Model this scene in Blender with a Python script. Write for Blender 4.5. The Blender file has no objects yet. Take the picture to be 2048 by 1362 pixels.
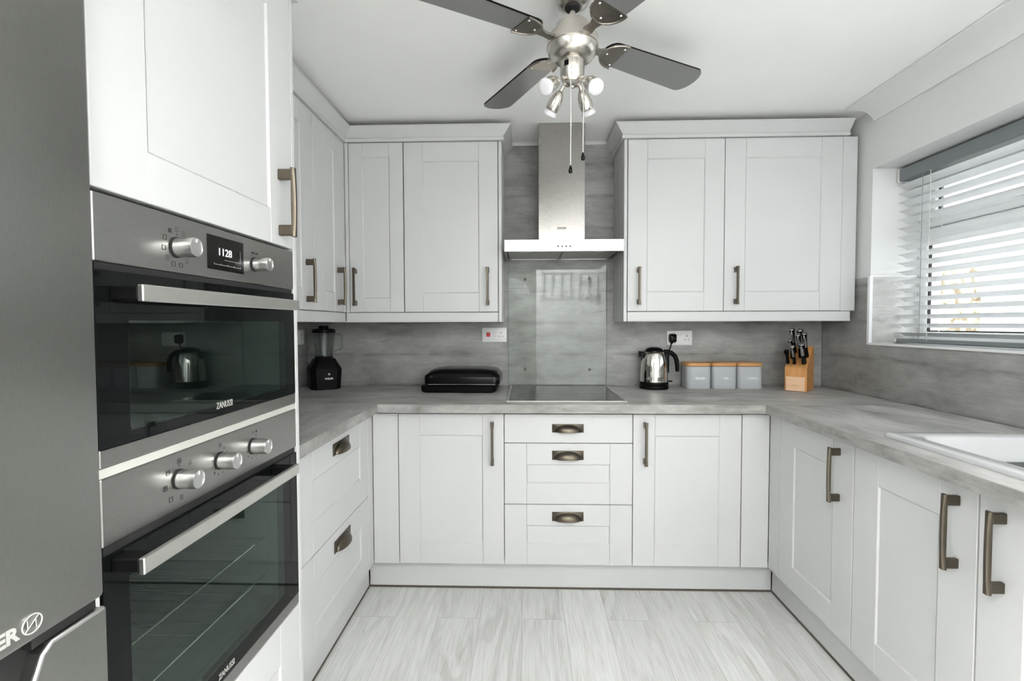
import bpy, bmesh, math, random
from mathutils import Vector, Matrix
random.seed(7)
PI = math.pi
S = bpy.context.scene
COL = S.collection
R = math.radians

# ------------------------------------------------------------------ materials
def new_mat(name):
    m = bpy.data.materials.new(name); m.use_nodes = True
    nt = m.node_tree
    b = nt.nodes['Principled BSDF']
    return m, nt, b

def plain(name, col, rough=.5, metal=0., ior=1.5, emit=None, es=0., coat=0., trans=0., spec=.5):
    m, nt, b = new_mat(name)
    b.inputs['Base Color'].default_value = (*col, 1)
    b.inputs['Roughness'].default_value = rough
    b.inputs['Metallic'].default_value = metal
    b.inputs['IOR'].default_value = ior
    b.inputs['Coat Weight'].default_value = coat
    b.inputs['Specular IOR Level'].default_value = spec
    b.inputs['Transmission Weight'].default_value = trans
    if emit:
        b.inputs['Emission Color'].default_value = (*emit, 1)
        b.inputs['Emission Strength'].default_value = es
    return m

def N(nt, t, **kw):
    n = nt.nodes.new(t)
    for k, v in kw.items():
        if k in n.inputs: n.inputs[k].default_value = v
        else: setattr(n, k, v)
    return n

def coords(nt, scale=(1, 1, 1)):
    tc = N(nt, 'ShaderNodeTexCoord'); mp = N(nt, 'ShaderNodeMapping')
    mp.inputs['Scale'].default_value = scale
    nt.links.new(tc.outputs['Object'], mp.inputs['Vector'])
    return mp.outputs['Vector']

def noise(nt, vec, scale, detail=4., rough=.55, dist=0.):
    n = N(nt, 'ShaderNodeTexNoise')
    n.inputs['Scale'].default_value = scale; n.inputs['Detail'].default_value = detail
    n.inputs['Roughness'].default_value = rough; n.inputs['Distortion'].default_value = dist
    nt.links.new(vec, n.inputs['Vector'])
    return n.outputs['Fac']

def ramp(nt, fac, stops):
    r = N(nt, 'ShaderNodeValToRGB')
    els = r.color_ramp.elements
    while len(els) < len(stops): els.new(.5)
    for e, (p, c) in zip(els, stops):
        e.position = p; e.color = (*c, 1) if len(c) == 3 else c
    nt.links.new(fac, r.inputs['Fac'])
    return r.outputs['Color']

def mixc(nt, mode, fac, a, b):
    n = N(nt, 'ShaderNodeMix', data_type='RGBA', blend_type=mode)
    if isinstance(fac, float): n.inputs[0].default_value = fac
    else: nt.links.new(fac, n.inputs[0])
    nt.links.new(a, n.inputs[6])
    if isinstance(b, tuple): n.inputs[7].default_value = (*b, 1)
    else: nt.links.new(b, n.inputs[7])
    return n.outputs[2]

def bump(nt, b, h, strength=.1, dist=.002):
    n = N(nt, 'ShaderNodeBump'); n.inputs['Strength'].default_value = strength
    n.inputs['Distance'].default_value = dist
    nt.links.new(h, n.inputs['Height']); nt.links.new(n.outputs['Normal'], b.inputs['Normal'])

def painted(name, col, rough=.4, bmp=.03, sc=180.):
    m, nt, b = new_mat(name)
    v = coords(nt)
    f = noise(nt, v, 3., 2.)
    c = ramp(nt, f, [(.3, tuple(x * .985 for x in col)), (.7, tuple(min(1, x * 1.01) for x in col))])
    nt.links.new(c, b.inputs['Base Color'])
    b.inputs['Roughness'].default_value = rough
    bump(nt, b, noise(nt, v, sc, 2.), bmp)
    return m

def brushed(name, col, rough, stretch=(1, 1, 1), amt=.12):
    m, nt, b = new_mat(name)
    v = coords(nt, stretch)
    f = noise(nt, v, 60., 3., .6)
    c = ramp(nt, f, [(.25, tuple(x * (1 - amt) for x in col)), (.75, tuple(min(1., x * (1 + amt)) for x in col))])
    nt.links.new(c, b.inputs['Base Color'])
    b.inputs['Metallic'].default_value = 1.
    r = N(nt, 'ShaderNodeMapRange')
    r.inputs['To Min'].default_value = rough * .85; r.inputs['To Max'].default_value = rough * 1.15
    nt.links.new(f, r.inputs['Value']); nt.links.new(r.outputs['Result'], b.inputs['Roughness'])
    bump(nt, b, f, .02, .0005)
    return m

def grey_wood(name, axis, base, contrast=1., sc=1., boards=False, rough=.45):
    """worn grey timber laminate, grain along the given local axis"""
    m, nt, b = new_mat(name)
    st = [14., 14., 14.]; st[axis] = 1.3
    v = coords(nt, tuple(s * sc for s in st))
    v0 = coords(nt)
    g = noise(nt, v, 1.6, 7., .62, .35)
    st2 = [90., 90., 90.]; st2[axis] = 5.
    fine = noise(nt, coords(nt, tuple(st2)), 1.5, 3., .6)
    st3 = [7., 7., 7.]; st3[axis] = 3.6
    cloud = noise(nt, coords(nt, tuple(q * sc for q in st3)), 1.1, 6., .64, .25)
    st4 = [22., 22., 22.]; st4[axis] = 5.5
    smudge = noise(nt, coords(nt, tuple(q * sc for q in st4)), .8, 4., .6, 1.2)
    k = contrast
    c = ramp(nt, g, [(.22, tuple(x * (1 - .36 * k) for x in base)), (.45, tuple(x * (1 - .06 * k) for x in base)),
                     (.6, base), (.8, tuple(x * (1 + .2 * k) for x in base))])
    cl = ramp(nt, cloud, [(.28, (.5, .5, .495)), (.44, (.86, .86, .855)), (.58, (1.1, 1.1, 1.1)), (.72, (1.36, 1.36, 1.36))])
    c = mixc(nt, 'MULTIPLY', 1., c, cl)
    sm = ramp(nt, smudge, [(.24, (.55, .55, .54)), (.36, (.97, .97, .97)), (1., (1, 1, 1))])
    c = mixc(nt, 'MULTIPLY', .9, c, sm)
    fn = ramp(nt, fine, [(.3, (.86, .86, .86)), (.6, (1.04, 1.04, 1.04))])
    c = mixc(nt, 'MULTIPLY', .7, c, fn)
    if boards:
        sep = N(nt, 'ShaderNodeSeparateXYZ'); nt.links.new(v0, sep.inputs[0])
        wob = noise(nt, coords(nt, (2.2, 2.2, .1)), 1.2, 3.)
        ad = N(nt, 'ShaderNodeMath', operation='MULTIPLY_ADD')
        nt.links.new(wob, ad.inputs[0]); ad.inputs[1].default_value = .012
        nt.links.new(sep.outputs['Z'], ad.inputs[2])
        md = N(nt, 'ShaderNodeMath', operation='PINGPONG'); md.inputs[1].default_value = .0925
        nt.links.new(ad.outputs[0], md.inputs[0])
        ln = ramp(nt, md.outputs[0], [(0., (.6, .6, .6)), (.006, (.8, .8, .8)), (.02, (1, 1, 1))])
        brk = ramp(nt, noise(nt, coords(nt, (3., 3., 9.)), 2.1, 2.), [(.4, (0, 0, 0)), (.6, (1, 1, 1))])
        c = mixc(nt, 'MULTIPLY', brk, c, ln)
    nt.links.new(c, b.inputs['Base Color'])
    b.inputs['Roughness'].default_value = rough
    bump(nt, b, fine, .06, .001)
    return m

def floor_mat():
    m, nt, b = new_mat('pale oak planks')
    tc = N(nt, 'ShaderNodeTexCoord')
    mp = N(nt, 'ShaderNodeMapping'); mp.inputs['Rotation'].default_value = (0, 0, PI / 2)
    mp.inputs['Location'].default_value = (.42, .1, 0)
    nt.links.new(tc.outputs['Object'], mp.inputs['Vector'])
    br = N(nt, 'ShaderNodeTexBrick')
    br.offset = .37; br.inputs['Scale'].default_value = 1.
    br.inputs['Brick Width'].default_value = 1.22; br.inputs['Row Height'].default_value = .185
    br.inputs['Mortar Size'].default_value = .0008; br.inputs['Mortar Smooth'].default_value = .3
    br.inputs['Color1'].default_value = (0, 0, 0, 1); br.inputs['Color2'].default_value = (1, 1, 1, 1)
    br.inputs['Mortar'].default_value = (.5, .5, .5, 1)
    nt.links.new(mp.outputs[0], br.inputs['Vector'])
    off = N(nt, 'ShaderNodeVectorMath', operation='MULTIPLY_ADD')
    nt.links.new(br.outputs['Color'], off.inputs[0]); off.inputs[1].default_value = (3.1, 7.3, 5.)
    nt.links.new(tc.outputs['Object'], off.inputs[2])
    def mapped(sc):
        q = N(nt, 'ShaderNodeMapping'); q.inputs['Scale'].default_value = sc
        nt.links.new(off.outputs[0], q.inputs['Vector']); return q.outputs[0]
    warp = noise(nt, mapped((4., 1.2, 1.)), 1.3, 2., .5)
    wv = N(nt, 'ShaderNodeTexNoise'); wv.inputs['Scale'].default_value = 1.
    wv.inputs['Detail'].default_value = 1.
    nt.links.new(mapped((5.5, .8, 1.)), wv.inputs['Vector'])
    rings = N(nt, 'ShaderNodeMath', operation='MULTIPLY'); rings.inputs[1].default_value = 70.
    nt.links.new(wv.outputs['Fac'], rings.inputs[0])
    sn = N(nt, 'ShaderNodeMath', operation='SINE'); nt.links.new(rings.outputs[0], sn.inputs[0])
    ringc = ramp(nt, sn.outputs[0], [(.0, (.87, .87, .86)), (.22, (.98, .98, .98)), (.5, (1., 1., 1.)), (1., (1.02, 1.02, 1.02))])
    ringmask = ramp(nt, noise(nt, mapped((3., .9, 1.)), 1.4, 2.), [(.46, (0, 0, 0)), (.62, (1, 1, 1))])
    g = noise(nt, mapped((15., 1.5, 1.)), 1.5, 7., .64, .9)
    c = ramp(nt, g, [(.22, (.38, .38, .365)), (.34, (.60, .60, .585)), (.46, (.69, .69, .68)), (.8, (.75, .75, .74))])
    c = mixc(nt, 'MULTIPLY', ringmask, c, ringc)
    f = noise(nt, mapped((120., 5., 1.)), 1.5, 3.)
    c = mixc(nt, 'MULTIPLY', .8, c, ramp(nt, f, [(.3, (.82, .82, .82)), (.6, (1.03, 1.03, 1.03))]))
    tone = ramp(nt, br.outputs['Color'], [(0., (.9, .9, .9)), (1., (1.05, 1.05, 1.05))])
    c = mixc(nt, 'MULTIPLY', 1., c, tone)
    c = mixc(nt, 'MULTIPLY', br.outputs['Fac'], c, (.5, .5, .49))
    nt.links.new(c, b.inputs['Base Color'])
    b.inputs['Roughness'].default_value = .42
    bump(nt, b, f, .05, .001)
    return m

def sheet_glass(name, tint=(1, 1, 1), ior=1.5, boost=1., rough=0., gcol=(1, 1, 1)):
    m = bpy.data.materials.new(name); m.use_nodes = True
    nt = m.node_tree; nt.nodes.clear()
    out = N(nt, 'ShaderNodeOutputMaterial'); mix = N(nt, 'ShaderNodeMixShader')
    tr = N(nt, 'ShaderNodeBsdfTransparent'); tr.inputs[0].default_value = (*tint, 1)
    gl = N(nt, 'ShaderNodeBsdfGlossy'); gl.inputs['Roughness'].default_value = rough; gl.inputs['Color'].default_value = (*gcol, 1)
    fr = N(nt, 'ShaderNodeFresnel'); fr.inputs[0].default_value = ior
    mu = N(nt, 'ShaderNodeMath', operation='MULTIPLY', use_clamp=True); mu.inputs[1].default_value = boost
    nt.links.new(fr.outputs[0], mu.inputs[0])
    ge = N(nt, 'ShaderNodeNewGeometry'); iv = N(nt, 'ShaderNodeMath', operation='SUBTRACT'); iv.inputs[0].default_value = 1.
    nt.links.new(ge.outputs['Backfacing'], iv.inputs[1])   # the far face of the sheet adds no second reflection
    m2 = N(nt, 'ShaderNodeMath', operation='MULTIPLY'); nt.links.new(mu.outputs[0], m2.inputs[0]); nt.links.new(iv.outputs[0], m2.inputs[1])
    nt.links.new(m2.outputs[0], mix.inputs[0])
    nt.links.new(tr.outputs[0], mix.inputs[1]); nt.links.new(gl.outputs[0], mix.inputs[2])
    nt.links.new(mix.outputs[0], out.inputs[0])
    return m

def stone_mat():
    m, nt, b = new_mat('tan rubble stone')
    v = coords(nt)
    vo = N(nt, 'ShaderNodeTexVoronoi'); vo.inputs['Scale'].default_value = 16.
    nt.links.new(v, vo.inputs['Vector'])
    c = ramp(nt, noise(nt, v, 26., 5.), [(.3, (.5, .40, .25)), (.5, (.72, .60, .42)), (.7, (.82, .76, .64))])
    e = ramp(nt, vo.outputs['Distance'], [(0., (1, 1, 1)), (.55, (.95, .95, .95)), (.75, (.35, .33, .3))])
    c = mixc(nt, 'MULTIPLY', 1., c, e)
    nt.links.new(c, b.inputs['Base Color']); b.inputs['Roughness'].default_value = .9
    return m

def bamboo(name, c1, c2, axis=2):
    m, nt, b = new_mat(name)
    st = [30., 30., 30.]; st[axis] = 3.
    f = noise(nt, coords(nt, tuple(st)), 1.5, 4.)
    nt.links.new(ramp(nt, f, [(.3, c1), (.7, c2)]), b.inputs['Base Color'])
    b.inputs['Roughness'].default_value = .5
    return m

M = {}
M['cab'] = painted('pale grey satin cabinet paint', (.565, .57, .568), .36, .02, 220.)
M['carc'] = plain('cabinet carcass grey', (.6, .6, .6), .5)
M['cream'] = plain('cream shelf edging', (.47, .475, .435), .5)
M['plaster'] = painted('white wall paint', (.70, .71, .705), .7, .08, 90.)
M['ceil'] = painted('white ceiling paint', (.89, .89, .88), .8, .04, 60.)
M['cove'] = painted('white coving paint', (.74, .745, .735), .65, .02, 60.)
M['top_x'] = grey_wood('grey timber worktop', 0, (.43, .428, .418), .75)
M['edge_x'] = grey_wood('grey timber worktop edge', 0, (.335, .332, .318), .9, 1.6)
M['panel_x'] = grey_wood('grey board wall panel', 0, (.325, .324, .316), .55, .8, boards=True)
M['panel_y'] = grey_wood('grey board wall panel side', 1, (.325, .324, .316), .55, .8, boards=True)
M['panel_rev'] = grey_wood('pale board reveal panel', 0, (.5, .5, .49), .3, .8)
M['floor'] = floor_mat()
M['steel_h'] = brushed('brushed steel', (.33, .327, .315), .3, (1, 1, 30))
M['steel_v'] = brushed('brushed steel upright grain', (.62, .60, .58), .28, (30, 30, 1))
M['steel_hood'] = brushed('brushed hood steel', (.385, .372, .355), .27, (1, 1, 30), .05)
M['fridge'] = brushed('dark brushed steel', (.29, .293, .28), .34, (20, 20, 1), .1)
M['alu'] = brushed('satin aluminium', (.74, .74, .73), .27, (1, 1, 20), .06)
M['bar'] = brushed('pale handle steel', (.66, .655, .62), .34, (1, 20, 20), .05)
M['knob'] = plain('turned aluminium', (.60, .60, .59), .3, 1.)
M['taupe'] = brushed('brushed taupe nickel', (.27, .245, .215), .3, (1, 12, 12), .05)
M['nickel'] = brushed('brushed nickel', (.60, .565, .52), .24, (1, 1, 12), .06)
M['pewter'] = brushed('aged pewter', (.125, .108, .084), .36, (20, 20, 2), .12)
M['chrome'] = plain('polished steel', (.78, .76, .72), .07, 1.)
M['black'] = plain('black plastic', (.004, .004, .004), .42, spec=.12)
M['blackgloss'] = plain('gloss black plastic', (.004, .004, .004), .2, spec=.22)
M['blackmat'] = plain('matt black', (.012, .012, .012), .6)
M['ovenglass'] = plain('black oven glass', (.004, .005, .005), .03, ior=1.24)
M['hobglass'] = plain('black ceramic hob glass', (.016, .017, .017), .06, ior=1.33)
M['ovenwin'] = sheet_glass('tinted oven window', (.80, .88, .85), 1.75, .72, gcol=(.88, 1., .95))
M['cavity'] = plain('dark enamel', (.035, .042, .04), .4)
M['glass'] = sheet_glass('clear glass', (.97, .985, .975), 1.5, .7)
M['pane'] = sheet_glass('window pane', (.97, .98, .98), 1.45, 1.)
M['jar'] = sheet_glass('clear jar plastic', (.84, .86, .85), 1.5, .8, .03)
M['white'] = plain('white plastic', (.74, .74, .73), .35)
M['upvc'] = plain('white window frame', (.80, .81, .82), .3)
M['ceramic'] = plain('white ceramic', (.55, .56, .57), .12, coat=.4)
M['slat'] = plain('white blind slat', (.74, .745, .75), .45)
M['rail'] = plain('grey blind rail', (.19, .21, .22), .4)
M['cord'] = plain('grey cord', (.22, .21, .20), .7)
M['cordw'] = plain('white cord', (.75, .74, .70), .6)
M['red'] = plain('red switch', (.55, .02, .02), .35)
M['lamp'] = plain('frosted lamp face', (.62, .62, .635), .4)
M['tin'] = plain('grey enamel tin', (.46, .48, .50), .42)
M['lid'] = bamboo('bamboo lid', (.46, .22, .075), (.66, .36, .15), 0)
M['block'] = bamboo('beech block', (.50, .22, .06), (.64, .33, .12), 2)
M['blockl'] = bamboo('pale beech plate', (.72, .46, .28), (.80, .56, .38), 0)
M['bladegrey'] = plain('grey fan blade', (.18, .18, .178), .32)
M['seal'] = plain('brown grey seal', (.085, .07, .055), .5)
M['ink'] = plain('dark print', (.03, .03, .03), .5)
M['inkw'] = plain('white print', (.8, .8, .8), .5)
M['silver'] = plain('silver print', (.42, .42, .40), .4, .3)
M['digit'] = plain('lit digits', (.5, .5, .5), .4, emit=(.95, .97, 1.), es=.45)
M['slategrey'] = plain('slate grey plastic', (.075, .085, .09), .4)
M['stone'] = stone_mat()
M['render'] = painted('pale render', (.82, .82, .80), .9)
M['paving'] = painted('pale paving', (.6, .6, .58), .9)
M['led'] = plain('lit ceiling diffuser', (.9, .9, .9), .5, emit=(1, .985, .96), es=3.)  # glowing face of the added fill lamp
M['sky'] = plain('lit fanlight glass', (.8, .8, .8), .5, emit=(1, 1, 1), es=2.2)
M['doorwhite'] = plain('white gloss joinery', (.78, .78, .77), .25)
M['hall'] = painted('hall wall paint', (.42, .42, .41), .8)
M['bead'] = plain('white sealant', (.8, .8, .78), .5)

# ------------------------------------------------------------------ mesh tools
class MB:
    def __init__(s): s.bm = bmesh.new(); s.T = Matrix()
    def _add(s, verts, faces):
        vs = [s.bm.verts.new(s.T @ Vector(v)) for v in verts]
        for f in faces:
            try: s.bm.faces.new([vs[i] for i in f])
            except ValueError: pass
        return s
    def box(s, x0, x1, y0, y1, z0, z1, bev=0., seg=1):
        if bev <= 0:
            return s._add([(x0, y0, z0), (x1, y0, z0), (x1, y1, z0), (x0, y1, z0), (x0, y0, z1), (x1, y0, z1), (x1, y1, z1), (x0, y1, z1)],
                          [(3, 2, 1, 0), (4, 5, 6, 7), (0, 1, 5, 4), (1, 2, 6, 5), (2, 3, 7, 6), (3, 0, 4, 7)])
        b = bmesh.new()
        bmesh.ops.create_cube(b, size=1)
        for v in b.verts:
            v.co = Vector(((x0 + x1) / 2 + v.co.x * (x1 - x0), (y0 + y1) / 2 + v.co.y * (y1 - y0), (z0 + z1) / 2 + v.co.z * (z1 - z0)))
        bmesh.ops.bevel(b, geom=b.edges[:], offset=bev, segments=seg, profile=.5, affect='EDGES')
        return s.merge(b)
    def merge(s, b):
        b.verts.ensure_lookup_table(); b.verts.index_update()
        s._add([v.co.copy() for v in b.verts], [[v.index for v in f.verts] for f in b.faces])
        b.free(); return s
    def loft(s, rings, cap0=True, cap1=True, closed=True):
        n = len(rings[0]); vs = [p for r in rings for p in r]; fs = []
        for i in range(len(rings) - 1):
            for j in range(n if closed else n - 1):
                a, b2 = i * n + j, i * n + (j + 1) % n
                fs.append((a, b2, b2 + n, a + n))
        if cap0: fs.append(tuple(range(n))[::-1])
        if cap1: fs.append(tuple((len(rings) - 1) * n + j for j in range(n)))
        return s._add(vs, fs)
    def lathe(s, prof, seg=28, cap0=True, cap1=True, c=(0, 0, 0)):
        rings = [[(c[0] + r * math.cos(2 * PI * k / seg), c[1] + r * math.sin(2 * PI * k / seg), c[2] + z) for k in range(seg)] for r, z in prof]
        return s.loft(rings, cap0, cap1)
    def cyl(s, p0, p1, r0, r1=None, seg=16):
        return s.tube([p0, p1], [r0, r0 if r1 is None else r1], seg)
    def tube(s, pts, r, seg=10, flat=1.):
        pts = [Vector(p) for p in pts]
        if not isinstance(r, (list, tuple)): r = [r] * len(pts)
        rings = []; up = None
        for i, p in enumerate(pts):
            t = (pts[min(i + 1, len(pts) - 1)] - pts[max(i - 1, 0)]).normalized()
            if up is None:
                up = Vector((0, 1, 0)) if abs(t.y) < .9 else Vector((1, 0, 0))
            a = (up - t * up.dot(t)).normalized(); b = t.cross(a); up = a
            rings.append([tuple(p + a * math.cos(2 * PI * k / seg) * r[i] * flat + b * math.sin(2 * PI * k / seg) * r[i]) for k in range(seg)])
        return s.loft(rings)
    def prism(s, poly, y0, y1):
        """poly in (x,z), extruded along y"""
        n = len(poly)
        vs = [(x, y0, z) for x, z in poly] + [(x, y1, z) for x, z in poly]
        fs = [tuple(range(n)), tuple(range(2 * n - 1, n - 1, -1))]
        fs += [(i, i + n, (i + 1) % n + n, (i + 1) % n) for i in range(n)]
        return s._add(vs, fs)
    def prism_x(s, poly, x0, x1):
        """poly in (y,z), extruded along x"""
        n = len(poly)
        vs = [(x0, y, z) for y, z in poly] + [(x1, y, z) for y, z in poly]
        fs = [tuple(range(n)), tuple(range(2 * n - 1, n - 1, -1))]
        fs += [(i, i + n, (i + 1) % n + n, (i + 1) % n) for i in range(n)]
        return s._add(vs, fs)
    def prism_z(s, poly, z0, z1):
        n = len(poly)
        vs = [(x, y, z0) for x, y in poly] + [(x, y, z1) for x, y in poly]
        fs = [tuple(range(n))[::-1], tuple(range(n, 2 * n))]
        fs += [(i, (i + 1) % n, (i + 1) % n + n, i + n) for i in range(n)]
        return s._add(vs, fs)
    def sweep(s, path, prof):
        """profile (out, z) swept along an open plan path, mitred; out is to the right of travel"""
        P = [Vector(p) for p in path]; rings = []
        for i, p in enumerate(P):
            d0 = (P[i] - P[i - 1]).normalized() if i else (P[1] - P[0]).normalized()
            d1 = (P[i + 1] - P[i]).normalized() if i < len(P) - 1 else d0
            n0 = Vector((d0.y, -d0.x)); n1 = Vector((d1.y, -d1.x))
            mm = (n0 + n1); mm = mm / max(.2, mm.dot(n0))
            rings.append([(p.x + mm.x * o, p.y + mm.y * o, z) for o, z in prof])
        return s.loft(rings)
    def text(s, body, size, x, z, y, align='CENTER', bold=0., sx=1., ext=.0004):
        cu = bpy.data.curves.new('lettering', 'FONT'); cu.body = body; cu.size = size
        cu.align_x = align; cu.offset = bold; cu.extrude = ext; cu.resolution_u = 3
        ob = bpy.data.objects.new('lettering', cu); COL.objects.link(ob)
        dg = bpy.context.evaluated_depsgraph_get()
        me = bpy.data.meshes.new_from_object(ob.evaluated_get(dg))
        s._add([(x + v.co.x * sx, y - v.co.z, z + v.co.y) for v in me.vertices], [tuple(p.vertices) for p in me.polygons])
        bpy.data.objects.remove(ob); bpy.data.meshes.remove(me); bpy.data.curves.remove(cu)
        return s
    def build(s, name, mat, parent=None, smooth=None, loc=None, rz=0., mats=None):
        bmesh.ops.recalc_face_normals(s.bm, faces=s.bm.faces[:])
        me = bpy.data.meshes.new(name); s.bm.to_mesh(me); s.bm.free()
        o = bpy.data.objects.new(name, me); COL.objects.link(o)
        me.materials.append(mat)
        if smooth is not None:
            for p in me.polygons: p.use_smooth = True
            b = bmesh.new(); b.from_mesh(me)
            for e in b.edges:
                if len(e.link_faces) == 2 and e.calc_face_angle(0) > R(smooth): e.smooth = False
            b.to_mesh(me); b.free()
        if parent: o.parent = parent
        if loc: o.location = loc
        o.rotation_euler.z = rz
        return o

def rrect(cx, cy, w, d, r, z, n=5):
    pts = []
    for (sx, sy, a0) in ((1, 1, 0), (-1, 1, 90), (-1, -1, 180), (1, -1, 270)):
        for k in range(n + 1):
            a = R(a0 + 90 * k / n)
            pts.append((cx + sx * (w / 2 - r) + r * math.cos(a), cy + sy * (d / 2 - r) + r * math.sin(a), z))
    return pts

def tag(o, label, cat, group=None):
    o['label'] = label; o['category'] = cat
    if group: o['group'] = group
    return o

def thing(name, label, cat, loc=(0, 0, 0), rz=0., group=None):
    o = bpy.data.objects.new(name, None); COL.objects.link(o)
    o.location = loc; o.rotation_euler.z = rz; o.empty_display_size = .05
    return tag(o, label, cat, group)

def struct(o, label=None, cat=None):
    o['kind'] = 'structure'
    if label: o['label'] = label
    if cat: o['category'] = cat
    return o

# ------------------------------------------------------------------ room shell
XL, XR, CZ, YB = -1.21, 1.83, 2.345, -3.45
WY0, WY1, WZ0, WZ1, WX = -.376, -1.75, 1.18, 2.05, 2.13     # window opening
GX = 1.16       # daylight door added behind the viewer: x from here to the right wall
fl_ = MB().box(XL - .15, WX, YB - .12, .15, -.1, 0); fl_.box(XL - .15, 1.0, -6.4, YB - .12, -.1, 0)
struct(fl_.build('floor', M['floor']), 'pale grey oak plank floor', 'floor')
fl_ = MB().box(XL - .15, WX, YB - .12, .15, CZ, CZ + .1); fl_.box(XL - .15, 1.0, -6.4, YB - .12, CZ, CZ + .1)
struct(fl_.build('ceiling', M['ceil']), 'white painted ceiling', 'ceiling')
struct(MB().box(XL - .15, WX, .01, .15, 0, CZ).build('wall_back', M['plaster']), 'back wall behind the grey boards', 'wall')
struct(MB().box(XL - .15, XL, YB, .01, 0, CZ).build('wall_left', M['plaster']), 'left wall behind the tall units', 'wall')
w = MB()
w.box(XR, WX, WY0, .01, 0, CZ); w.box(XR, WX, YB, WY1, 0, CZ)
w.box(XR, WX, WY1, WY0, 0, WZ0); w.box(XR, WX, WY1, WY0, WZ1, CZ)
struct(w.build('wall_right', M['plaster']), 'white right wall around the window', 'wall')
w = MB()   # wall behind the camera with a doorway to the hall
w.box(XL, -.525, YB - .12, YB, 0, CZ); w.box(.235, GX, YB - .12, YB, 0, CZ); w.box(GX, XR, YB - .12, YB, 2.15, CZ); w.box(-.525, .235, YB - .12, YB, 2.04, CZ)
struct(w.build('wall_front', M['plaster']), 'white wall with a doorway behind the viewer', 'wall')
a = MB(); a.box(.235, .30, YB, YB + .018, 0, 2.1); a.box(-.59, -.525, YB, YB + .018, 0, 2.1); a.box(-.525, .235, YB, YB + .018, 2.04, 2.1)
struct(a.build('trim_2', M['doorwhite']), 'white architrave around the doorway', 'trim')
w = MB(); w.box(XL - .15, XL - .03, -6.4, YB - .12, 0, CZ); w.box(.9, 1.0, -6.4, YB - .12, 0, CZ); w.box(XL, .9, -6.5, -6.4, 0, CZ)
struct(w.build('wall_hall', M['hall']), 'grey hall walls beyond the doorway', 'wall')
d = MB().box(-.75, .25, -6.395, -6.36, 0, 1.8); d.build('door_1', M['doorwhite'])
struct(bpy.data.objects['door_1'], 'white front door at the end of the hall', 'door')
f = MB(); pts = [(-.25 + .42 * math.cos(PI * k / 16), 1.86 + .3 * math.sin(PI * k / 16)) for k in range(17)]
f.prism(pts, -6.395, -6.38)
fan_l = struct(f.build('window_2', M['sky']), 'arched fanlight over the hall door', 'window')
f = MB()
for k in range(-2, 3): f.box(-.25 + k * .14 - .006, -.25 + k * .14 + .006, -6.378, -6.372, 1.86, 2.05)
f.box(-.66, .16, -6.378, -6.372, 1.95, 1.962); f.build('glazing_bar', M['ink'], fan_l)

# coving on the right wall
pr = [(XR - .002, CZ - .002), (XR - .14, CZ - .002), (XR - .14, CZ - .012), (XR - .118, CZ - .0135), (XR - .095, CZ - .014), (XR - .068, CZ - .017),
      (XR - .044, CZ - .025), (XR - .026, CZ - .038), (XR - .014, CZ - .052), (XR - .008, CZ - .064), (XR - .002, CZ - .064)]
struct(MB().prism(pr, -3.44, -.385).build('trim_1', M['cove'], smooth=35), 'white curved coving above the window wall', 'coving')

# grey board cladding
pb = thing('wall_panel', 'grey timber board cladding on the back wall behind hood and hob', 'wall panel', (0, 0, 0))
MB().box(XL + .012, XR - .01, .0, .008, .918, 2.322).build('board', M['panel_x'], pb)
MB().box(XL + .012, XR - .01, -.002, .008, 2.323, 2.328).build('sealant_bead', M['bead'], pb)['label'] = 'white sealant bead along the top'
pl = thing('wall_panel', 'grey timber board cladding on the left wall behind the jug blender', 'wall panel')
MB().box(XL + .002, XL + .01, -1.57, -.002, .918, 1.6).build('board', M['panel_y'], pl)
prt = thing('wall_panel', 'grey timber board cladding on the right wall below the window', 'wall panel')
MB().prism_x([(-.002, .918), (-.002, 1.513), (WY0, 1.513), (WY0, WZ0 - .002), (-3.0, WZ0 - .002), (-3.0, .918)], XR - .008, XR - .002).build('board', M['panel_y'], prt)
MB().box(XR - .001, WX - .08, WY0 + .0 - .006, WY0 - .001, WZ0 + .004, 1.513).build('reveal_board', M['panel_rev'], prt)['label'] = 'pale board lining the lower window reveal'
t = MB(); t.box(XR - .012, XR + .003, WY0 - .014, WY0 + .002, WZ0 - .004, 1.516); t.box(XR - .010, WX - .08, WY0 - .010, WY0 - .001, 1.513, 1.519)
t.box(XR - .013, XR + .002, WY1, WY0 - .012, WZ0 - .006, WZ0 + .004)
t.build('edge_trim', M['upvc'], prt)['label'] = 'white edge strip along the window opening'

# ------------------------------------------------------------------ window
win = bpy.data.objects.new('window_1', None); COL.objects.link(win); win.location = (WX - .07, WY0, WZ0)
struct(win, 'white framed window in the right wall', 'window')
L = WY0 - WY1; H = WZ1 - WZ0
f = MB(); e = .003
for (y0, y1, z0, z1) in ((-.055, -e, e, H - e), (-L + e, -L + .055, e, H - e), (-L + .055, -.055, e, .06), (-L + .055, -.055, H - .06, H - e), (-L + .055, -.055, .5, .56)):
    f.box(0, .066, y0, y1, z0, z1, .004)
f.build('window_frame', M['upvc'], win)
f = MB()
for (y0, y1, z0, z1) in ((-.11, -.058, .563, H - .063), (-L + .058, -L + .11, .563, H - .063), (-L + .11, -.11, .563, .61), (-L + .11, -.11, H - .112, H - .063)):
    f.box(-.012, .05, y0, y1, z0, z1, .004)
sash = f.build('sash', M['upvc'], win)
f = MB(); f.box(-.03, -.012, -.62, -.59, .58, .60, .003); f.box(-.04, -.028, -.62, -.5, .583, .597, .004)
f.build('sash_handle', M['alu'], sash)
g = MB(); g.box(.02, .026, -L + .05, -.05, .055, .505); g.box(.02, .026, -L + .1, -.1, .6, H - .1); g.build('pane', M['pane'], win)
g = MB()
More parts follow.
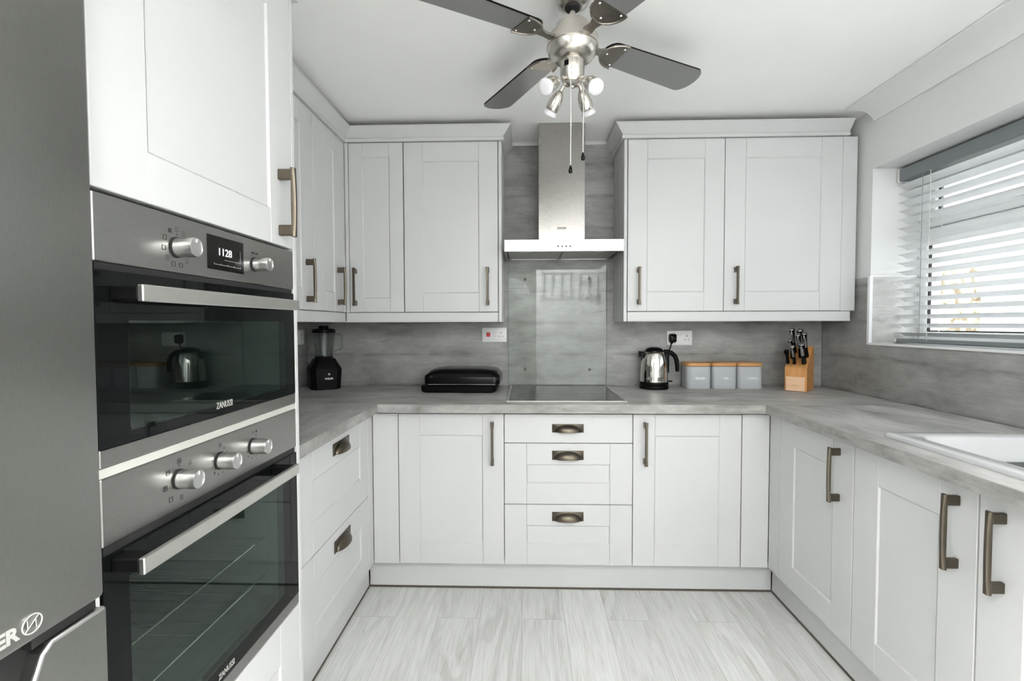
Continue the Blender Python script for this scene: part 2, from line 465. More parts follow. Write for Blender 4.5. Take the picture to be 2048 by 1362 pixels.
for (y0, y1, z0, z1) in ((-.062, -.055, .06, .5), (-L + .055, -.055, .06, .066), (-L + .055, -.055, .494, .5)): g.box(.008, .019, y0, y1, z0, z1)
for (y0, y1, z0, z1) in ((-.117, -.110, .61, H - .112), (-L + .11, -.11, H - .119, H - .112)): g.box(.004, .019, y0, y1, z0, z1)
g.build('gasket', M['blackmat'], win)

# glazed door added behind the viewer as an unseen source of frontal daylight
fill_door = bpy.data.objects.new('door_2', None); COL.objects.link(fill_door); fill_door.location = (GX, YB - .09, 0)
struct(fill_door, 'white glazed garden door behind the viewer', 'door')
f = MB(); DW = XR - GX
for (x0, x1, z0, z1) in ((.003, .06, .003, 2.147), (DW - .06, DW - .003, .003, 2.147), (.06, DW - .06, .003, .95), (.06, DW - .06, 2.09, 2.147)): f.box(x0, x1, 0, .06, z0, z1, .004)
f.build('door_frame', M['upvc'], fill_door)
MB().box(.059, DW - .059, .02, .026, .949, 2.091).build('pane', M['pane'], fill_door)
f = MB(); f.box(.02, .045, .06, .07, 1.0, 1.16, .002); f.box(.025, .14, .10, .115, 1.06, 1.08, .004); f.box(.026, .038, .069, .101, 1.062, 1.078); f.build('door_handle', M['alu'], fill_door)

# venetian blind
bl = thing('venetian_blind', 'white slatted blind hanging in the window recess with grey rails', 'blind', (1.97, WY0 - .009, WZ0))
BL = L - .03
MB().box(-.027, .027, -BL, -.012, H - .072, H - .012, .003).build('headrail', M['rail'], bl)['label'] = 'grey headrail'
MB().box(-.0285, .0285, -.012, 0, H - .074, H - .01, .002).build('end_cap', M['white'], bl)
MB().box(-.026, .026, -BL, -.014, .008, .026, .003).build('bottom_rail', M['rail'], bl)['label'] = 'grey bottom rail'
MB().box(-.027, .027, -.014, -.002, .007, .027, .002).build('end_cap', M['white'], bl)
NS = 18; z_lo, z_hi = .048, H - .098
def slat_mesh():
    s = MB(); up = []; dn = []
    tl = R(21)
    for k in range(7):
        u = (k / 6 - .5) * .05; c = .0035 * (1 - (2 * (k / 6 - .5)) ** 2)
        x = u * math.cos(tl) + c * math.sin(tl); z = -u * math.sin(tl) + c * math.cos(tl)
        up.append((x, z)); dn.append((x, z - .0011))
    poly = up + dn[::-1]
    s.prism(poly, -BL, -.004)
    return s
sl0 = slat_mesh().build('slat', M['slat'], bl, smooth=40)
for i in range(NS):
    o = sl0 if i == 0 else sl0.copy()
    if i: COL.objects.link(o)
    o.location = (0, 0, z_lo + (z_hi - z_lo) * i / (NS - 1))
for yy in (-.20, -.68, -1.16):
    c = MB()
    for xx in (-.027, .027): c.box(xx - .0008, xx + .0008, yy - .0008, yy + .0008, .02, H - .07)
    for i in range(NS):
        z = z_lo + (z_hi - z_lo) * i / (NS - 1)
        c.box(-.027, .027, yy - .003, yy + .003, z - .0032, z - .0026)
    c.build('ladder_cord', M['cordw'], bl)
c = MB().tube([(-.034, -.165, H - .07), (-.034, -.165, .03)], .0012, 6); c.build('lift_cord', M['cord'], bl)['label'] = 'thin dark lift cord'

# outside
gd = MB().box(2.2, 12., -9., 9., -.5, -.3); struct(gd.build('ground_outside', M['paving']), 'pale paving outside the window', 'ground')
gw = thing('garden_wall', 'pale wall with a tan rubble stone end outside the window', 'wall', (3.9, 0, -.3))
MB().box(0, .05, 1.36, 1.70, 0, 2.1).build('stone_pier', M['stone'], gw)['label'] = 'tan rubble stone pier'
MB().box(.05, .25, -5., 1.355, 0, 1.62).build('rendered_wall', M['render'], gw)
MB().box(.0, .3, -5., 1.355, 1.625, 1.65).build('coping', M['slategrey'], gw)

# ------------------------------------------------------------------ fronts and handles
def shaker(mb, x0, x1, z0, z1, t=.02, st=.1, rl=.1, rec=.005):
    g = .0006
    xs, xe, zs, ze = x0 + st, x1 - st, z0 + rl, z1 - rl
    mb.box(x0, xs - g / 2, 0, t, z0, z1, .0011); mb.box(xe + g / 2, x1, 0, t, z0, z1, .0011)
    mb.box(xs + g / 2, xe - g / 2, 0, t, z0, zs, .0011); mb.box(xs + g / 2, xe - g / 2, 0, t, ze, z1, .0011)
    # chamfered recess and panel
    c = .004
    outer = [(xs, .0004, zs), (xe, .0004, zs), (xe, .0004, ze), (xs, .0004, ze)]
    inner = [(xs + c, rec, zs + c), (xe - c, rec, zs + c), (xe - c, rec, ze - c), (xs + c, rec, ze - c)]
    mb._add(outer + inner, [(0, 1, 5, 4), (1, 2, 6, 5), (2, 3, 7, 6), (3, 0, 4, 7), (4, 5, 6, 7)])
    mb.box(xs - .002, xe + .002, rec + .001, t - .001, zs - .002, ze + .002)
    return mb

def bar_handle(parent, x, z0, z1):
    h = MB()
    for zc in (z0 + .016, z1 - .016): h.box(x - .0065, x + .0065, -.034, 0, zc - .013, zc + .013, .002)
    rings = []
    Lh = z1 - z0
    for k in range(13):
        u = k / 12; z = z0 + Lh * u
        e = abs(2 * u - 1)
        wv = .0058 + .0022 * max(0, (e - .68) / .32)
        bow = -.042 - .0025 * (1 - e * e)
        rings.append([(x - wv, -.033, z), (x + wv, -.033, z), (x + wv, bow + .004, z), (x + wv * .6, bow, z), (x - wv * .6, bow, z), (x - wv, bow + .004, z)])
    h.loft(rings)
    return h.build('handle', M['pewter'], parent, smooth=35)

def cup_handle(parent, x, z0, z1, w=.147):
    h = MB(); hh = z1 - z0
    h.box(x - w / 2, x + w / 2, -.003, 0, z0, z1, .0008)
    a, b, c = w * .41, .027, hh * .84
    zb = z0 + .003
    nu, nv = 20, 8
    def P(i, j, k):
        th = PI * i / nu; ph = PI / 2 * j / nv
        return (x + k * a * math.cos(th), -.003 - k * b * math.sin(th) * math.cos(ph), zb + k * c * math.sin(th) * math.sin(ph))
    for k in (1., .93):
        h._add([P(i, j, k) for j in range(nv + 1) for i in range(nu + 1)],
               [(j * (nu + 1) + i, j * (nu + 1) + i + 1, (j + 1) * (nu + 1) + i + 1, (j + 1) * (nu + 1) + i) for j in range(nv) for i in range(nu)])
    # rolled rim following the cup's upper edge
    h.tube([(x + 1.03 * a * math.cos(PI * i / 20), -.0045, zb + 1.04 * c * math.sin(PI * i / 20)) for i in range(21)], .0022, 6)
    return h.build('handle', M['pewter'], parent, smooth=45)

def front(root, kind, x0, x1, z0, z1, st=.1, rl=.1, handle=None, name='door'):
    m = MB(); g = .0016
    if kind == 'shaker': shaker(m, x0 + g, x1 - g, z0 + g, z1 - g, st=st, rl=rl)
    else: m.box(x0 + g, x1 - g, 0, .02, z0 + g, z1 - g, .0012)
    o = m.build(name, M['cab'], root)
    if handle: handle(o)
    return o

def carcass(root, x0, x1, y0, y1, z0, z1):
    return MB().box(x0, x1, y0, y1, z0, z1).build('carcass', M['carc'], root)

BH = lambda x, z0, z1: (lambda o: bar_handle(o, x, z0, z1))
CH = lambda x, z0, z1, w: (lambda o: cup_handle(o, x, z0, z1, w))
ZB, ZT = .145, .862

# back run, facing the viewer
YF = -.613
u = thing('base_cabinet', 'pale grey base cabinet left of the drawers, handle on its right, below the contact grill', 'cabinet', (0, YF, 0))
carcass(u, -.498, -.003, .022, .59, .147, .874)
front(u, 'shaker', -.5, 0, ZB, ZT, handle=BH(-.054, .628, .829))
MB().box(-.6215, -.502, 0, .02, ZB, ZT, .001).build('filler_post', M['cab'], u)
u = thing('drawer_unit', 'pale grey three-drawer base unit with cup handles centred below the hob', 'cabinet', (0, YF, 0))
carcass(u, .002, .598, .022, .59, .147, .874)
front(u, 'flat', 0, .6, .725, ZT, handle=CH(.298, .776, .815, .147), name='drawer_front')
front(u, 'shaker', 0, .6, .435, .725, st=.104, rl=.1, handle=CH(.298, .647, .690, .147), name='drawer_front')
front(u, 'shaker', 0, .6, ZB, .435, st=.104, rl=.1, handle=CH(.298, .357, .400, .147), name='drawer_front')
u = thing('base_cabinet', 'pale grey base cabinet right of the drawers, handle on its left, below the kettle', 'cabinet', (0, YF, 0))
carcass(u, .603, 1.098, .022, .59, .147, .874)
front(u, 'shaker', .6, 1.1, ZB, ZT, handle=BH(.654, .628, .829))
MB().box(1.1025, 1.2265, 0, .02, ZB, ZT, .001).build('filler_post', M['cab'], u)

# left run, facing the window
u = thing('drawer_unit', 'pale grey deep two-drawer base unit beside the oven tower', 'cabinet', (-.623, -1.36, 0), PI / 2)
carcass(u, .002, .676, .022, .57, .147, .874)
front(u, 'shaker', .002, .678, .4925, ZT, st=.1, rl=.11, handle=CH(.36, .786, .832, .166), name='drawer_front')
front(u, 'shaker', .002, .678, ZB, .4925, st=.1, rl=.1, handle=CH(.36, .413, .459, .166), name='drawer_front')
MB().box(.680, .7455, .0, .02, ZB, ZT, .001).build('filler_post', M['cab'], u)
MB().box(-.215, -.001, .0, .02, ZB, ZT, .001).build('filler_post', M['cab'], u)

# right run, facing the oven tower; local x runs towards the viewer
XF = 1.228
u = thing('base_cabinet', 'pale grey single base cabinet in the right-hand corner below the knife block', 'cabinet', (XF, -.613, 0), -PI / 2)
carcass(u, .1, .571, .022, .57, .147, .874)
front(u, 'shaker', .09, .573, ZB, ZT, st=.11, rl=.1, handle=BH(.498, .640, .838))
MB().box(.0015, .088, 0, .02, ZB, ZT, .001).build('filler_post', M['cab'], u)
u = thing('sink_cabinet', 'pale grey double door base cabinet under the white sink', 'cabinet', (XF, -.613, 0), -PI / 2)
c = MB(); c.box(.577, .595, .022, .57, .147, .874); c.box(1.49, 1.508, .022, .57, .147, .874); c.box(.596, 1.489, .022, .57, .147, .165); c.box(.596, 1.489, .022, .04, .80, .862)
c.build('carcass', M['carc'], u)
front(u, 'shaker', .575, 1.031, ZB, ZT, st=.112, rl=.1, handle=BH(.976, .640, .838))
front(u, 'shaker', 1.033, 1.509, ZB, ZT, st=.112, rl=.1, handle=BH(1.098, .642, .840))

# plinths
def plinth(label, length, loc, rz):
    p = thing('plinth', label, 'plinth', loc, rz)
    MB().box(0, length, 0, .016, .009, .143).build('board', M['cab'], p)
    MB().box(0, length, -.003, .014, 0, .008).build('seal_strip', M['seal'], p)['label'] = 'dark seal strip along the floor'
plinth('pale grey plinth board along the floor below the centre drawers', 1.930, (-.660, -.557, 0), 0)
plinth('pale grey plinth board along the floor below the two deep drawers', 1.005, (-.664, -1.572, 0), PI / 2)
plinth('pale grey plinth board along the floor below the sink cabinet', 1.53, (1.274, -.562, 0), -PI / 2)

# worktop
wt = thing('worktop', 'grey timber-effect worktop running in a U around the kitchen', 'worktop', (0, 0, .876))
def wt_sec(x0, x1, y0, y1, loc, rz, hole=None):
    m = MB()
    def bits(z0, z1, ins=0.):
        if hole:
            hx0, hx1, hy0, hy1 = hole
            m.box(x0, hx0, y0 + ins, y1, z0, z1); m.box(hx1, x1, y0 + ins, y1, z0, z1)
            m.box(hx0, hx1, y0 + ins, hy0, z0, z1); m.box(hx0, hx1, hy1, y1, z0, z1)
        else: m.box(x0, x1, y0 + ins, y1, z0, z1)
    bits(0, .0385); bits(.0385, .04, .0012)
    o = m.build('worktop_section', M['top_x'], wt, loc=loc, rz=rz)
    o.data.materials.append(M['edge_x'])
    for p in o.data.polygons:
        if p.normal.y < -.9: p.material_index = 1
    return o
wt_sec(-1.198, 1.82, -.671, -.002, (0, 0, 0), 0)
wt_sec(-1.574, -.6725, .58, 1.198, (0, 0, 0), PI / 2).data.transform(Matrix())
wt_sec(.6725, 2.12, 1.18, 1.82, (0, 0, 0), -PI / 2, hole=(1.325, 2.08, 1.312, 1.72))

# ------------------------------------------------------------------ wall cabinets
YW, XW = -.295, -.859
WB, WTOP = 1.347, 2.242
u = thing('wall_cabinet', 'narrow pale grey wall cabinet in the left corner of the back wall', 'cabinet', (-.8375, YW, WB))
MB().box(.0, .290, .022, .285, 0, WTOP - WB).build('carcass', M['carc'], u)
front(u, 'shaker', 0, .292, 0, WTOP - WB, st=.072, rl=.073, handle=BH(.034, .034, .234))
MB().box(-.0205, -.0015, .0, .02, 0, WTOP - WB, .001).build('filler_post', M['cab'], u)
u = thing('wall_cabinet', 'pale grey wall cabinet left of the extractor hood, handle on its right', 'cabinet', (-.543, YW, WB))
MB().box(.0, .498, .022, .285, 0, WTOP - WB).build('carcass', M['carc'], u)
front(u, 'shaker', 0, .5, 0, WTOP - WB, handle=BH(.446, .035, .234))
def groove_panel(x0, x1):
    m = MB()
    for k in range(5):
        y0 = .001 + k * .0585; m.box(x0, x1, y0, y0 + .0565, -.053, WTOP - WB + .001, .003)
    m.box(x0 + .004, x1 - .004, .002, .29, -.052, WTOP - WB)
    return m
groove_panel(.5015, .5195).build('end_panel', M['cab'], u)
u = thing('wall_cabinet', 'pale grey wall cabinet right of the extractor hood above the kettle, handle on its left', 'cabinet', (.636, YW, WB))
MB().box(.002, .498, .022, .285, 0, WTOP - WB).build('carcass', M['carc'], u)
front(u, 'shaker', 0, .5, 0, WTOP - WB, handle=BH(.056, .034, .231))
groove_panel(-.0195, -.0015).build('end_panel', M['cab'], u)
u = thing('wall_cabinet', 'wide pale grey wall cabinet beside the window wall above the knife block', 'cabinet', (1.136, YW, WB))
MB().box(.002, .66, .022, .285, 0, WTOP - WB).build('carcass', M['carc'], u)
front(u, 'shaker', 0, .6, 0, WTOP - WB, st=.106, handle=BH(.058, .034, .231))
MB().box(.6015, .675, .004, .02, 0, WTOP - WB, .001).build('filler_post', M['cab'], u)
u = thing('wall_cabinet', 'pale grey left-wall cabinet nearest the corner above the blender', 'cabinet', (XW, -.6755, WB), PI / 2)
MB().box(.002, .355, .022, .335, 0, WTOP - WB).build('carcass', M['carc'], u)
front(u, 'shaker', 0, .36, 0, WTOP - WB, st=.122, rl=.095, handle=BH(.270, .034, .229))
MB().box(.3615, .3795, 0, .02, 0, WTOP - WB, .001).build('filler_post', M['cab'], u)
u = thing('wall_cabinet', 'pale grey left-wall cabinet partly hidden behind the oven tower', 'cabinet', (XW, -1.2765, WB), PI / 2)
MB().box(.002, .596, .022, .335, 0, WTOP - WB).build('carcass', M['carc'], u)
front(u, 'shaker', 0, .6, 0, WTOP - WB, st=.122, rl=.095, handle=BH(.517, .032, .225))
MB().box(-.296, -.0015, 0, .02, 0, WTOP - WB, .001).build('filler_post', M['cab'], u)

CP = [(.0, 2.2435), (.012, 2.2435), (.012, 2.260), (.0065, 2.263), (.0095, 2.266), (.047, 2.309), (.050, 2.309), (.050, 2.314), (-.014, 2.314), (-.014, 2.2435)]
def cornice(path, label, prof=CP):
    o = MB().sweep(path, prof).build('cornice', M['cab'])
    return tag(o, label, 'cornice')
cornice([(XW, -1.572), (XW, YW), (-.0225, YW), (-.0225, -.004)], 'pale grey flared cornice above the wall cabinets left of the hood')
cornice([(.6155, -.004), (.6155, YW), (1.762, YW)], 'pale grey flared cornice above the wall cabinets right of the hood')
def pelmet(boxes, label):
    m = MB()
    for b in boxes: m.box(*b, .002)
    return tag(m.build('pelmet', M['cab']), label, 'pelmet')
pelmet([(XW - .022, XW - .004, -1.572, YW + .004, 1.294, 1.345), (XW - .0, -.044, YW + .004, YW + .022, 1.294, 1.345), (XW - .02, -.044, YW + .0015, YW + .004, 1.294, 1.301)],
       'pale grey light pelmet under the wall cabinets left of the hood')
pelmet([(.638, 1.79, YW + .004, YW + .022, 1.294, 1.345), (.638, 1.79, YW + .0015, YW + .004, 1.294, 1.301)], 'pale grey light pelmet under the wall cabinets right of the hood')

# ------------------------------------------------------------------ oven tower
XT, Y0T = -.511, -2.21
tw = thing('oven_housing', 'tall pale grey cabinet tower holding the two ovens', 'cabinet', (XT, Y0T, 0), PI / 2)
TT = 2.135
MB().box(.6145, .6305, .0, .655, 0, TT, .001).build('end_panel', M['cab'], tw)
MB().box(0, .016, .004, .655, 0, TT, .001).build('end_panel', M['cab'], tw)
c = MB(); c.box(.0165, .614, .64, .654, .0, TT)
c.box(.0165, .614, .022, .639, 1.484, TT); c.box(.0165, .614, .022, .639, .02, .528)
c.build('carcass', M['carc'], tw)
MB().box(.0165, .614, .003, .635, 1.0585, 1.0725).build('shelf', M['cream'], tw)['label'] = 'cream shelf edge between the ovens'
front(tw, 'shaker', .017, .6135, 1.480, TT - .002, st=.107, rl=.083, handle=lambda o: bar_handle(o, .545, 1.502, 1.672))
front(tw, 'shaker', .017, .6135, .148, .531, st=.1, rl=.1, name='drawer_front')
TP = [(o, z - 2.2435 + TT + .001) for o, z in [(.0, 2.2435), (.012, 2.2435), (.012, 2.252), (.0095, 2.256), (.040, 2.282), (.043, 2.282), (.043, 2.287), (-.014, 2.287), (-.014, 2.2435)]]
MB().sweep([(0, 0), (.6305, 0), (.6305, .25)], TP).build('cornice', M['cab'], tw)

# ovens: local x to the right, y into the cabinet, z up
def knob(parent, x, z, r, ln=.036):
    k = MB(); k.T = Matrix.Translation((x, 0, z)) @ Matrix.Rotation(PI / 2, 4, 'X')
    k.lathe([(r * .98, .003), (r, .006), (r, ln - .002), (r * .96, ln), (r * .88, ln + .0002), (r * .86, ln - .0012), (.0005, ln - .0010)], 32)
    o = k.build('knob', M['knob'], parent, smooth=40)
    k = MB(); k.T = Matrix.Translation((x, 0, z)) @ Matrix.Rotation(PI / 2, 4, 'X')
    k.lathe([(r * 1.05, .0003), (r * 1.05, .003)], 32)
    k.build('knob_collar', M['blackmat'], o, smooth=40)
    MB().box(x - .0012, x + .0012, -ln - .0006, -ln + .0008, z + r * .5, z + r * .84).build('pointer', M['inkw'], o)
    return o

def oven_handle(parent, z, x0=.022, x1=.515):
    h = MB().box(x0, x1, -.053, -.044, z - .0125, z + .0125, .0015).build('handle', M['bar'], parent)
    for xa in (x0 + .0015, x1 - .0315): MB().box(xa, xa + .03, -.0435, -.0005, z - .0105, z + .0105, .002).build('handle_bracket', M['black'], h)
    return h

def oven_body(root, W, H, gz0, gz1, wx0, wx1, wz0, wz1, pz0):
    """black glass door with an inset tinted window, cavity behind"""
    d = MB()
    d.box(0, wx0, 0, .018, gz0, gz1); d.box(wx1, W, 0, .018, gz0, gz1)
    d.box(wx0, wx1, 0, .018, gz0, wz0); d.box(wx0, wx1, 0, .018, wz1, gz1)
    door = d.build('door', M['ovenglass'], root)
    MB().box(wx0 + .0002, wx1 - .0002, .0003, .004, wz0 + .0002, wz1 - .0002).build('window', M['ovenwin'], door)['label'] = 'tinted inner window'
    c = MB(); a, b, lo, hi = wx0 - .012, wx1 + .012, wz0 - .012, wz1 + .012
    c.box(a - .004, a, .02, .42, lo, hi); c.box(b, b + .004, .02, .42, lo, hi); c.box(a, b, .02, .42, lo - .004, lo); c.box(a, b, .02, .42, hi, hi + .004); c.box(a - .004, b + .004, .42, .424, lo - .004, hi + .004)
    c.build('cavity', M['cavity'], root)
    MB().box(0.004, W - .004, .003, .018, gz1 + .0004, pz0 - .0004).build('door_gap', M['blackmat'], root)
    return door

W = .593
ov = thing('compact_oven', 'upper built-in oven with a digital clock between two knobs', 'oven', (XT, -2.1915, 1.0735), PI / 2)
MB().box(0, W, 0, .02, 0.0005, .027, .0012).build('lower_trim', M['steel_h'], ov)
door = oven_body(ov, W, .402, .028, .2905, .056, .547, .045, .217, .3015)
MB().box(0, W, 0, .02, .302, .4015, .0015).build('control_panel', M['steel_h'], ov)
oven_handle(door, .257)
knob(ov, .167, .346, .0172); knob(ov, .412, .346, .0150)
dsp = MB().box(.2475, .3675, -.0008, .001, .319, .386).build('display', M['blackgloss'], ov)
MB().text('1128', .021, .302, .349, -.0010, bold=.0001, sx=1.12).build('lit_digit', M['digit'], dsp)['label'] = 'lit clock digits 1128'
m = MB(); m.box(.266, .356, -.0012, -.001, .3295, .3303); m.box(.3545, .3555, -.0012, -.001, .341, .366); m.box(.30, .3555, -.0012, -.001, .3405, .3412)
for k in range(5): m.box(.266 + k * .022, .2672 + k * .022, -.0012, -.001, .3303, .3325)
m.build('scale_marking', M['silver'], dsp)
def glyph(m, x, z, s=.0042, kind=0):
    y0, y1 = -.0006, .0004; t = .0007
    if kind == 0:
        m.box(x - s, x + s, y0, y1, z + s - t, z + s); m.box(x - s, x + s, y0, y1, z - s, z - s + t); m.box(x - s, x - s + t, y0, y1, z - s, z + s); m.box(x + s - t, x + s, y0, y1, z - s, z + s)
    elif kind == 1:
        for k in (-1, 0, 1): m.box(x - s, x + s, y0, y1, z + k * s * .8 - t / 2, z + k * s * .8 + t / 2)
    elif kind == 2:
        m.box(x - s * .9, x + s * .9, y0, y1, z - s * .9, z + s * .9)
    else: m.box(x - .0011, x + .0011, y0, y1, z - .0011, z + .0011)
def markings(root, spec):
    m = MB()
    for x, z, s, k in spec: glyph(m, x, z, s, k)
    m.build('dial_marking', M['ink'], root)
sp = []
for i, (a_, k) in enumerate(((90, 1), (122, 2), (155, 0), (188, 0), (222, 1), (252, 0), (285, 0), (318, 1), (58, 1))):
    sp.append((.167 + .032 * math.cos(R(a_)), .346 + .0315 * math.sin(R(a_)), .0042, k))
sp += [(.167, .3685, 0, 3)]
markings(ov, sp)
m = MB(); m.text('MIN', .006, .404, .369, -.0004); m.text('MAX', .006, .42, .369, -.0004); m.build('lettering', M['ink'], ov)
MB().text('ZANUSSI', .0185, .291, .0415, -.0004, bold=.0001, sx=.72).build('lettering', M['silver'], door)['label'] = 'pale maker lettering'

ov2 = thing('built_in_oven', 'lower built-in oven with three knobs above a wide glass door', 'oven', (XT, -2.1915, .5335), PI / 2)
MB().box(0, W, 0, .02, 0.0005, .027, .0012).build('lower_trim', M['steel_h'], ov2)
door = oven_body(ov2, W, .525, .028, .409, .045, .522, .062, .362, .4235)
MB().box(0, W, 0, .02, .424, .5245, .0015).build('control_panel', M['steel_h'], ov2)
oven_handle(door, .393, .010, .500)
for x in (.158, .273, .390): knob(ov2, x, .476, .0168)
sp = [(.158, .508, .0046, 0), (.158, .508, .002, 2), (.186, .498, .004, 1), (.131, .495, .0042, 0), (.131, .4965, .0025, 1), (.124, .470, .0042, 0), (.124, .4715, .0024, 2), (.136, .447, .0042, 0), (.162, .442, .004, 1), (.158, .500, 0, 3)]
sp += [(.273 + .026 * math.cos(R(a_)), .476 + .026 * math.sin(R(a_)), 0, 3) for a_ in (30, 60, 135, 165, 195, 225, 255, 285, 315)]
sp += [(.390 + .026 * math.cos(R(a_)), .476 + .026 * math.sin(R(a_)), 0, 3) for a_ in (60, 195, 225, 255, 300)]
sp += [(.390, .507, .003, 1), (.404, .507, .003, 2)]
markings(ov2, sp)
m = MB(); m.lathe([(.0034, -.0002), (.0034, .0002)], 10, c=(0, 0, 0)); m.bm.free(); m.bm = bmesh.new()
m.tube([(.273 + .0034 * math.cos(2 * PI * k / 10), -.0003, .5085 + .0045 * math.sin(2 * PI * k / 10)) for k in range(11)], .0005, 4); m.build('dial_marking', M['ink'], ov2)
MB().text('ZANUSSI', .0165, .278, .0375, -.0004, bold=.0003, sx=.8).build('lettering', M['silver'], door)['label'] = 'pale maker lettering'
for z, y in ((.215, .045), (.12, .045)):
    m = MB(); m.tube([(.038, y, z), (.528, y, z)], .0022, 8)
    for k in range(12): m.tube([(.07 + k * .039, y, z), (.07 + k * .039, .40, z)], .0012, 5)
    m.build('rack', M['chrome'], ov2)

# ------------------------------------------------------------------ fridge freezer; local x: 0 = far edge side (right), negative towards viewer
fr = thing('fridge_freezer', 'tall brushed steel fridge freezer at the left, cut by the frame', 'fridge', (-.46, -2.246, 0), PI / 2)
FW = .585
MB().box(-FW + .002, -.002, .055, .66, .012, 1.86, .004).build('body', M['slategrey'], fr)
m = MB(); m.box(-FW, 0, 0, .052, .921, 1.86, .006, 2)
ud = m.build('upper_door', M['fridge'], fr, smooth=35)
# lower door with a grip pocket cut from its top edge
topo = [(-FW, .03), (0, .03), (0, .905), (-.072, .905), (-.082, .897), (-.092, .872), (-.110, .862), (-.46, .862), (-.48, .872), (-.49, .897), (-.50, .905), (-FW, .905)]
ld = MB().prism(topo, 0, .052).build('lower_door', M['fridge'], fr)
MB().box(-.088, -.004, .010, .05, .906, .9195).build('gasket', M['blackmat'], fr)
MB().tube([(-FW + .002, .003, .9045), (-.50, .003, .905), (-.488, .003, .896), (-.478, .003, .873), (-.46, .003, .8625), (-.112, .003, .8625), (-.093, .003, .873), (-.083, .003, .8965), (-.072, .003, .9045), (-.002, .003, .9045)], .0036, 8)  .build('grip_trim', M['knob'], ld, smooth=60)['label'] = 'bright trim along the lower door edge'
MB().box(-.50, -.075, .022, .05, .863, .9195).build('grip_pocket', M['blackmat'], fr)
m = MB(); m.T = Matrix.Translation((-.0105, 0, 0))
m.tube([(-.0855 + .0112 * math.cos(2 * PI * k / 24), -.0006, .9425 + .0105 * math.sin(2 * PI * k / 24)) for k in range(25)], .0009, 6)
m.tube([(-.0935, -.0006, .936), (-.0775, -.0006, .950)], .0007, 6)
m.tube([(-.091, -.0006, .949), (-.0905, -.0006, .9385)], .0006, 6); m.tube([(-.0815, -.0006, .947), (-.081, -.0006, .936)], .0006, 6)
m.text('HOOVER', .0225, -.1005, .9345, -.0004, align='RIGHT', bold=.0008)
m.build('logo', M['silver'], ud)['label'] = 'silver lettering and round emblem'

# ------------------------------------------------------------------ extractor hood, glass, hob
hd = thing('extractor_hood', 'brushed steel chimney extractor hood above the hob', 'cooker hood', (.294, -.002, 1.645))
m = MB(); m.box(-.123, .123, -.262, -.001, .059, CZ - 1.645 - .004, .0015); m.build('chimney', M['steel_hood'], hd)
m = MB(); m.box(-.299, .299, -.422, -.41, .0, .06, .0012); m.box(-.299, .299, -.4098, -.002, .05, .06); m.box(-.299, -.289, -.4098, -.002, .0, .0498); m.box(.289, .299, -.4098, -.002, .0, .0498)
can = m.build('canopy', M['steel_hood'], hd)
for x0, x1 in ((-.285, -.004), (.004, .285)):
    m = MB(); m.box(x0, x1, -.395, -.035, .012, .02, .002); fl = m.build('grease_filter', M['steel_h'], hd)
    MB().box(x0 + .01, x1 - .01, -.033, -.028, .010, .02).build('filter_edge', M['bar'], fl)
MB().box(-.288, .288, -.408, -.004, .021, .03).build('underside', M['rail'], hd)
for x in (-.19, .19):
    MB().lathe([(.03, .006), (.03, .012), (.024, .0125)], 20, c=(x, -.37, 0)).build('spot_lamp', M['lamp'], hd, smooth=40)
m = MB()
for x in (-.029, -.009, .011, .031):
    k = MB(); k.T = Matrix.Translation((x, -.422, .025)) @ Matrix.Rotation(PI / 2, 4, 'X'); k.lathe([(.0042, 0), (.0042, .003), (.003, .004)], 14); k.build('button', M['ink'], hd, smooth=40)
MB().text('ZANUSSI', .0165, .0, .141, -.2624, bold=.0004, sx=.72).build('lettering', M['ink'], hd)

gs = thing('glass_splashback', 'clear glass panel fixed by four round screws between hob and hood', 'splashback', (.288, -.0065, .925))
MB().box(-.288, .288, -.003, .003, 0, .70).build('glass_sheet', M['glass'], gs)
m = MB()
for x0, x1, z0, z1 in ((-.2895, -.2882, 0, .70), (.2882, .2895, 0, .70), (-.2895, .2895, -.0015, -.0002)): m.box(x0, x1, -.003, .0035, z0, z1)
m.build('polished_edge', M['rail'], gs)
for x in (-.190, .190):
    for z in (.09, .62):
        k = MB(); k.T = Matrix.Translation((x, -.0032, z)) @ Matrix.Rotation(PI / 2, 4, 'X'); k.lathe([(.0068, 0), (.0064, .004), (.004, .006), (.0004, .0066)], 18)
        k  .build('screw', M['taupe'], gs, smooth=50)

hb = thing('hob', 'black glass electric hob with a steel rim set in the worktop', 'hob', (.293, -.307, .9165))
fr_ = MB(); a, b, wv = .283, .2985, .011
for x0, x1, y0, y1 in ((-a, -a + wv, -b, b), (a - wv, a, -b, b), (-a + wv, a - wv, -b, -b + wv), (-a + wv, a - wv, b - wv, b)): fr_.box(x0, x1, y0, y1, 0, .0065, .0015)
fr_.build('rim', M['bar'], hb)
gl = MB().box(-a + wv + .0005, a - wv - .0005, -b + wv + .0005, b - wv - .0005, 0, .005).build('glass_top', M['hobglass'], hb)
for x, y, r in ((-.14, .13, .075), (.14, .14, .09), (-.14, -.13, .09), (.14, -.12, .075)):
    m = MB(); n = 40
    for q in (r, r * .6):
        vs = [((q + dd) * math.cos(2 * PI * k / n) + x, (q + dd) * math.sin(2 * PI * k / n) + y, .0052) for dd in (0, .0012) for k in range(n)]
        m._add(vs, [(k, (k + 1) % n, (k + 1) % n + n, k + n) for k in range(n)])
    m.build('cooking_zone', M['rail'], gl)

